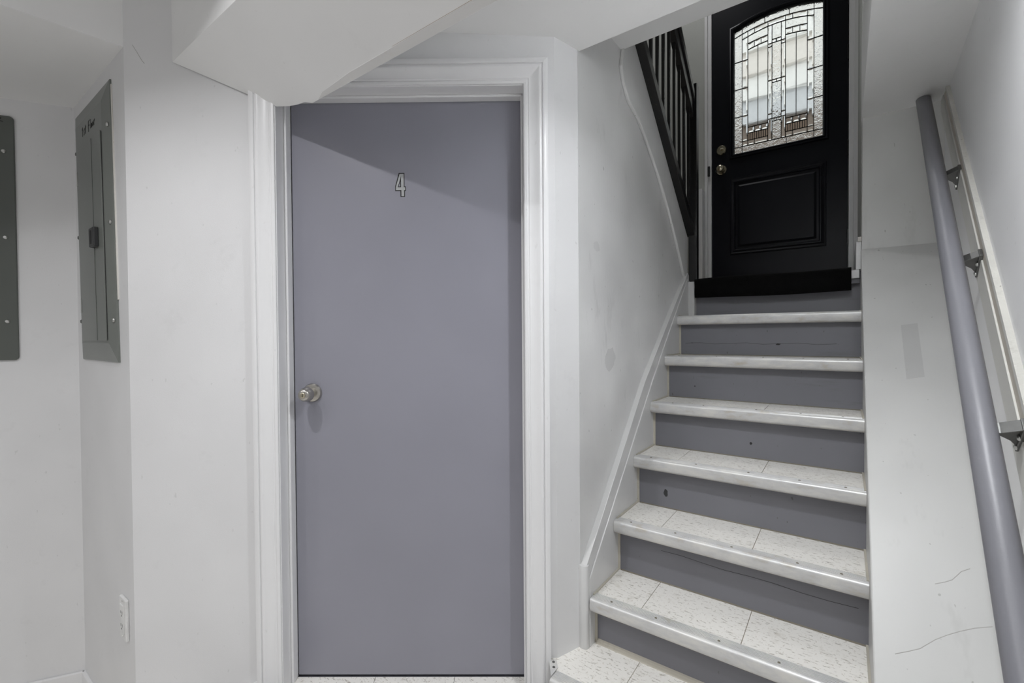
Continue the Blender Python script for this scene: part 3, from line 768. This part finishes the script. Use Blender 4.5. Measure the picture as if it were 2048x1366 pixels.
# brackets
SA = Vector((1.0, 0.96)).normalized(); SB = Vector((-SA.y, SA.x))       # along and square to the slope, in (v, z)
def bracket(vt, zt, parent):
    """plate square to the slope on the board, tapering arm out to the underside of the rail"""
    def BF(p):                                                           # p = (out from the wall, along the slope, square to it)
        w, a_, b_ = p
        v = vt + SA.x * a_ + SB.x * b_; z = zt + SA.y * a_ + SB.y * b_
        return Vector((RW(v, w), v, z))
    base = BF((BT, 0, -0.04))
    br = empty('bracket', base); br.parent = parent; WL[br.name] = base.copy(); br.location = base - WL[parent.name]
    pl = [(-0.017, 0.002), (0.017, 0.002), (0.015, -0.045), (0.010, -0.088), (-0.010, -0.088), (-0.015, -0.045)]
    obj('plate', *prism_vf(pl, BT - 0.004, BT + 0.005, 'x', BF), M['bracket'], br, bevel=0.0015)
    arm = [(BT, 0.0), (0.05, -0.018), (0.092, -0.026), (0.092, -0.033), (0.070, -0.034), (0.048, -0.040), (0.030, -0.055), (BT, -0.082)]
    obj('arm', *prism_vf(arm, -0.006, 0.006, 'y', BF), M['bracket'], br, bevel=0.0015)
    flange = [(BT, 0.001), (0.05, -0.017), (0.094, -0.025), (0.094, -0.029), (0.05, -0.021), (BT, -0.004)]
    obj('saddle', *prism_vf(flange, -0.015, 0.015, 'y', BF), M['bracket'], br, bevel=0.001)
    for a_, b_ in ((-0.010, -0.036), (-0.008, -0.074)):
        obj('screw', *lathe_vf([(0.0, 0.0), (0.0064, 0.0), (0.0058, 0.003), (0.0034, 0.005), (0.0, 0.0056)], 14, lambda p: BF((BT + 0.004 + p[1], a_ + p[0], b_ + p[2]))), M['zinc'], br, smooth=True)
for vt, zt in ((2.350, 1.843), (1.948, 1.472), (1.457, 1.030)): bracket(vt, zt, hr)

# marks on the walls: pencil lines, touched-up paint
def ribbon(name, pts, w, f, parent, material):
    parts = []
    for p, q in zip(pts, pts[1:]):
        d = Vector((q[0] - p[0], q[1] - p[1])); L = d.length or 1e-6; d /= L; nr = Vector((-d.y, d.x)) * w; d *= w * 0.6
        poly = [(p[0] + nr.x - d.x, p[1] + nr.y - d.y), (q[0] + nr.x + d.x, q[1] + nr.y + d.y), (q[0] - nr.x + d.x, q[1] - nr.y + d.y), (p[0] - nr.x - d.x, p[1] - nr.y - d.y)]
        parts.append(prism_vf(poly, -0.0006, 0.0006, 'z', f))
    return obj(name, *joinvf(parts), material, parent)
def root_of(name):
    o = bpy.data.objects[name]; return o
onslope = lambda p: Vector((p[0], p[1], zs(p[1]) + p[2]))
ws = root_of('wall_slope')
ribbon('pencil_line', [(0.210, 1.7405), (0.232, 1.749), (0.248, 1.757), (0.259, 1.768), (0.2686, 1.778), (0.288, 1.788)], 0.0005, onslope, ws, M['scratch'])
ribbon('pencil_line', [(0.113, 1.586), (0.139, 1.597), (0.1655, 1.609), (0.198, 1.633), (0.224, 1.648), (0.250, 1.661), (0.280, 1.674), (0.314, 1.685)], 0.0005, onslope, ws, M['scratch'])
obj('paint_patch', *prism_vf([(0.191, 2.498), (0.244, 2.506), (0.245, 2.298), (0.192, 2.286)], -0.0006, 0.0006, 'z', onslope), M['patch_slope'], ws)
onleft = lambda p: Vector((-0.8165 + p[2], p[0], p[1]))
wl_ = root_of('wall_stair_left')
def blob(cx, cy, rx, ry, n=18): return [(cx + rx * math.cos(2 * math.pi * k / n) * random.uniform(0.8, 1.1), cy + ry * math.sin(2 * math.pi * k / n) * random.uniform(0.8, 1.1)) for k in range(n)]
obj('paint_patch', *prism_vf(blob(1.837, 1.127, 0.055, 0.052), -0.0006, 0.0006, 'z', onleft), M['patch'], wl_)
obj('paint_patch', *prism_vf(blob(1.71, 1.592, 0.030, 0.022), -0.0006, 0.0006, 'z', onleft), M['patch'], wl_)
onfront = lambda p: DW((p[0], p[2], p[1]))
ribbon('pencil_line', [(-1.517, 2.308), (-1.499, 2.2785), (-1.483, 2.251), (-1.474, 2.240)], 0.0008, onfront, root_of('wall_front'), M['scratch'])

# ------------------------------------------------------------------ electrical panels
def screw_at(f, parent, material=None):
    return obj('screw', *lathe_vf([(0.0, 0.0), (0.0085, 0.0), (0.0085, 0.0025), (0.006, 0.0055), (0.0, 0.006)], 14, f), material or M['zinc'], parent, smooth=True)
pn = empty('electrical_panel', (-2.58, 0.529, 1.135))
tag(pn, 'grey green electrical panel with a hinged door and handwritten note, beside the corner', 'electrical panel')
PW = lambda p: Vector((p[0], 0.529 - p[1], p[2]))
PS = lambda p: Vector((p[0] + 0.05 * (2.234 - p[2]) / 1.094, 0.529 - p[1], p[2]))          # the cover hangs a little out of square
u0, u1, z0, z1 = -2.838, -2.300, 1.138, 2.236
outer = lambda o, h: [PS((u0 + o, h, z0 + o)), PS((u1 - o, h, z0 + o)), PS((u1 - o, h, z1 - o)), PS((u0 + o, h, z1 - o))]
inr = lambda a, b, c, d, h: [PS((a, h, c)), PS((b, h, c)), PS((b, h, d)), PS((a, h, d))]
obj('cover', *rings_vf([outer(0, 0.0), outer(0, 0.005), outer(0.004, 0.007), inr(-2.780, -2.360, 1.208, 2.170, 0.018), inr(-2.776, -2.364, 1.212, 2.166, 0.019)], True), M['panel'], pn, bevel=0.0)
pdr = box('door', -2.735, -2.378, 0.018, 0.0235, 1.222, 2.052, M['panel'], pn, bevel=0.0015, f=PS)
box('door_fold', -2.505, -2.501, 0.0230, 0.0248, 1.224, 2.050, M['panel_dark'], pdr, f=PS)
box('door_gap', -2.3778, -2.3735, 0.0180, 0.0205, 1.226, 2.048, M['ink'], pdr, f=PS)
box('latch', -2.508, -2.438, 0.022, 0.040, 1.600, 1.678, M['dark'], pdr, bevel=0.004, f=PS)
box('latch_slot', -2.486, -2.468, 0.0395, 0.0408, 1.612, 1.666, M['ink'], pdr, f=PS)
for a, b in ((-2.322, 2.062), (-2.324, 1.683), (-2.322, 1.302)):
    screw_at(lambda p, a=a, b=b: PS((a + p[0], 0.0105 + p[1], b + p[2])), pn)
for a, b in ((-2.808, 2.062), (-2.812, 1.685), (-2.812, 1.308)):
    screw_at(lambda p, a=a, b=b: PS((a + p[0], 0.0105 + p[1], b + p[2])), pn, M['bracket'])
for b in (1.90, 1.345): box('hinge', -2.747, -2.735, 0.016, 0.026, b, b + 0.06, M['zinc'], pn, f=PS)
box('plaster_edge', -2.299, -2.290, -0.001, 0.004, 1.38, 2.215, M['plaster'], pn, bevel=0.001, f=PS)
def strokes(name, lines, w, f, h, parent):
    """handwriting: each line a thin raised stroke on the plane (a, b)"""
    parts = []
    for ln in lines:
        for p, q in zip(ln, ln[1:]):
            d = Vector((q[0] - p[0], q[1] - p[1])); L = d.length or 1e-6; d /= L; nrm = Vector((-d.y, d.x)) * w; d *= w
            poly = [(p[0] + nrm.x - d.x, p[1] + nrm.y - d.y), (q[0] + nrm.x + d.x, q[1] + nrm.y + d.y), (q[0] - nrm.x + d.x, q[1] - nrm.y + d.y), (p[0] - nrm.x - d.x, p[1] - nrm.y - d.y)]
            parts.append(prism_vf(poly, h - 0.0006, h + 0.0006, 'y', f))
    return tag(obj(name, *joinvf(parts), M['ink'], parent), kind='stuff')
def L_(ox, oz, s, pts): return [(ox + a * s, oz + b * s) for a, b in pts]
hx, hz, hs = -2.655, 2.098, 0.038
wr = []
wr.append(L_(hx, hz, hs, [(0.0, 0.75), (0.18, 1.0), (0.12, 0.0)]))                      # 1
wr.append(L_(hx + 0.018, hz, hs, [(0.45, 0.60), (0.20, 0.55), (0.22, 0.35), (0.42, 0.25), (0.38, 0.05), (0.12, 0.05)]))   # s
wr.append(L_(hx + 0.040, hz, hs, [(0.25, 1.0), (0.20, 0.15), (0.35, 0.02)])); wr.append(L_(hx + 0.040, hz, hs, [(0.0, 0.68), (0.5, 0.74)]))  # t
fx = hx + 0.098
wr.append(L_(fx, hz, hs, [(0.55, 1.05), (0.10, 1.0), (0.02, -0.1)])); wr.append(L_(fx, hz, hs, [(0.06, 0.5), (0.42, 0.55)]))  # F
wr.append(L_(fx + 0.030, hz, hs, [(0.15, 1.0), (0.08, 0.05)]))                          # l
wr.append(L_(fx + 0.042, hz, hs, [(0.2, 0.5), (0.05, 0.3), (0.15, 0.05), (0.35, 0.2), (0.3, 0.45), (0.2, 0.5)]))  # o
wr.append(L_(fx + 0.062, hz, hs, [(0.2, 0.5), (0.05, 0.3), (0.15, 0.05), (0.35, 0.2), (0.3, 0.45), (0.2, 0.5)]))  # o
wr.append(L_(fx + 0.084, hz, hs, [(0.05, 0.55), (0.08, 0.05)])); wr.append(L_(fx + 0.084, hz, hs, [(0.06, 0.35), (0.3, 0.6)]))  # r
strokes('handwriting', wr, 0.0009, PS, 0.0196, pn)

p2 = empty('electrical_panel', BW((0.45, 0, 1.137)))
tag(p2, 'dark grey flat electrical panel cover on the alcove back wall, cut by the picture edge', 'electrical panel')
def rrect(x0, x1, y0, y1, r, n=5):
    pts = []
    for cx, cy, a0 in ((x1 - r, y1 - r, 0), (x0 + r, y1 - r, 90), (x0 + r, y0 + r, 180), (x1 - r, y0 + r, 270)):
        for k in range(n + 1):
            t = math.radians(a0 + 90 * k / n); pts.append((cx + r * math.cos(t), cy + r * math.sin(t)))
    return pts
obj('cover', *prism_vf(rrect(0.208, 0.775, 1.137, 2.224, 0.016), 0.0, 0.010, 'y', BW), M['panel_dark'], p2, bevel=0.002)
box('door', 0.30, 0.69, 0.010, 0.014, 1.24, 2.10, M['panel_dark'], p2, bevel=0.001, f=BW)
for b in (2.066, 1.684, 1.310):
    for a in (0.242, 0.740):
        screw_at(lambda p, a=a, b=b: BW((a + p[0], 0.010 + p[1], b + p[2])), p2)
mk = [[(0.263, 2.213), (0.256, 2.217), (0.249, 2.211), (0.252, 2.205), (0.258, 2.199), (0.243, 2.197)]]
strokes('handwriting', mk, 0.0014, BW, 0.0105, p2)

# ------------------------------------------------------------------ wall outlet
ot = empty('wall_outlet', (-2.27, 0.529, 0.07)); tag(ot, 'white double wall outlet low on the narrow alcove wall', 'outlet')
box('cover_plate', -2.282, -2.204, 0.0, 0.012, 0.072, 0.232, M['plastic'], ot, bevel=0.004, f=PW)
rc_ = box('receptacle', -2.264, -2.222, 0.0118, 0.0145, 0.098, 0.206, M['plastic'], ot, bevel=0.001, f=PW)
for zc in (0.128, 0.178):
    for a, b, w, h in ((-2.251, zc, 0.0018, 0.010), (-2.235, zc, 0.0018, 0.012), (-2.243, zc - 0.013, 0.004, 0.005)):
        box('slot', a - w, a + w, 0.0143, 0.0149, b - h / 2, b + h / 2, M['slot'], rc_, f=PW)
for zc in (0.084, 0.221):
    obj('screw', *lathe_vf([(0.0, 0.0), (0.0035, 0.0), (0.003, 0.0012), (0.0, 0.0015)], 10, lambda p: PW((-2.243 + p[0], 0.0118 + p[1], zc + p[2]))), M['zinc'], ot)

# ------------------------------------------------------------------ recessed ceiling lamps (all out of view, some added as fill light)
def downlight(loc, watts, label, radius=0.028, col=(0.985, 0.985, 1.0), spread=130):
    x, y, z = loc
    r = empty('recessed_downlight', loc); tag(r, label, 'ceiling lamp', 'recessed ceiling lamps')
    f = lambda p: Vector((x + p[0], y + p[2], z - p[1]))
    prof = [(0.048, -0.010), (0.049, 0.0035), (0.056, 0.005), (0.066, 0.003), (0.068, -0.001), (0.060, -0.010)]
    V_, F_ = lathe_vf(prof, 32, f); F_ = F_[:-2]
    V2 = len(prof)
    for i in range(32):
        j = (i + 1) % 32; F_.append((i * V2 + V2 - 1, j * V2 + V2 - 1, j * V2, i * V2))
    obj('trim_ring', V_, F_, M['plastic'], r, smooth=True)
    ld = bpy.data.lights.new('lamp_disc', 'AREA'); ld.shape = 'DISK'; ld.size = radius * 2; ld.energy = watts; ld.color = col; ld.spread = math.radians(spread)
    lo = bpy.data.objects.new('lamp_disc', ld); COL.objects.link(lo); lo.parent = r; lo.location = (0, 0, -0.0065)
    return r
downlight((0.0, 0.975, zceil(0.975)), STAIR_LAMP_W, 'white recessed ceiling lamp over the foot of the stairs', col=(0.95, 0.975, 1.0), spread=150)
downlight((-1.45, -0.50, 2.60), ROOM_LAMP_W, 'white recessed lamp in the middle of the hallway ceiling')
downlight((-0.25, -0.70, 2.60), FOOT_FILL_W, 'unseen lamp added to light the stairs, nearest the handrail wall')  # added fill lamp: lights stairs and wall strip from behind the camera
downlight((-1.20, 0.08, 2.60), BEAM_LAMP_W, 'white recessed lamp in the hallway ceiling close to the beam', spread=135)
downlight((-2.0, -1.35, 2.60), FAR_FILL_W, 'unseen lamp added to brighten the alcove soffit, farthest from the stairs', spread=150)  # added fill lamp: its floor bounce brightens the alcove soffit
downlight((-0.95, 3.20, 4.75), HALL_FILL_W, 'unseen lamp added to brighten the upper hall')  # added fill lamp: brightens hall walls, door frame and newel

# ------------------------------------------------------------------ outdoors, seen through the leaded glass
struct(box('ground', -14, 14, 3.97, 16, 1.2, 1.40, M['pave']), 'paved yard outside the front door')
nh = empty('neighbour_house', (-2.0, 9.0, 1.4)); tag(nh, 'pale sided house seen through the leaded glass', 'house')
box('brick_base', -12, 8, 8.0, 8.4, 1.4, 4.48, M['brickwork'], nh)
tones = ['siding_grey', 'siding', 'siding_tan', 'siding', 'siding', 'siding_grey', 'siding_tan', 'siding', 'siding_tan', 'siding']  # planks vary in their own colour: cream, grey, tan
for k in range(10):
    z = 4.48 + k * 0.37
    prism('siding_plank', [(7.99, z), (7.92, z), (7.98, z + 0.375), (8.02, z + 0.375)], -12, 8, M[tones[k]], nh, axis='x')
box('house_core', -12, 8, 8.02, 9.5, 4.48, 8.2, M['siding'], nh)
wd = box('window', -4.1, -2.9, 7.93, 8.0, 5.5, 7.0, M['trim'], nh)
box('window_pane', -4.0, -3.0, 7.925, 7.935, 5.6, 6.9, M['housewindow'], wd)
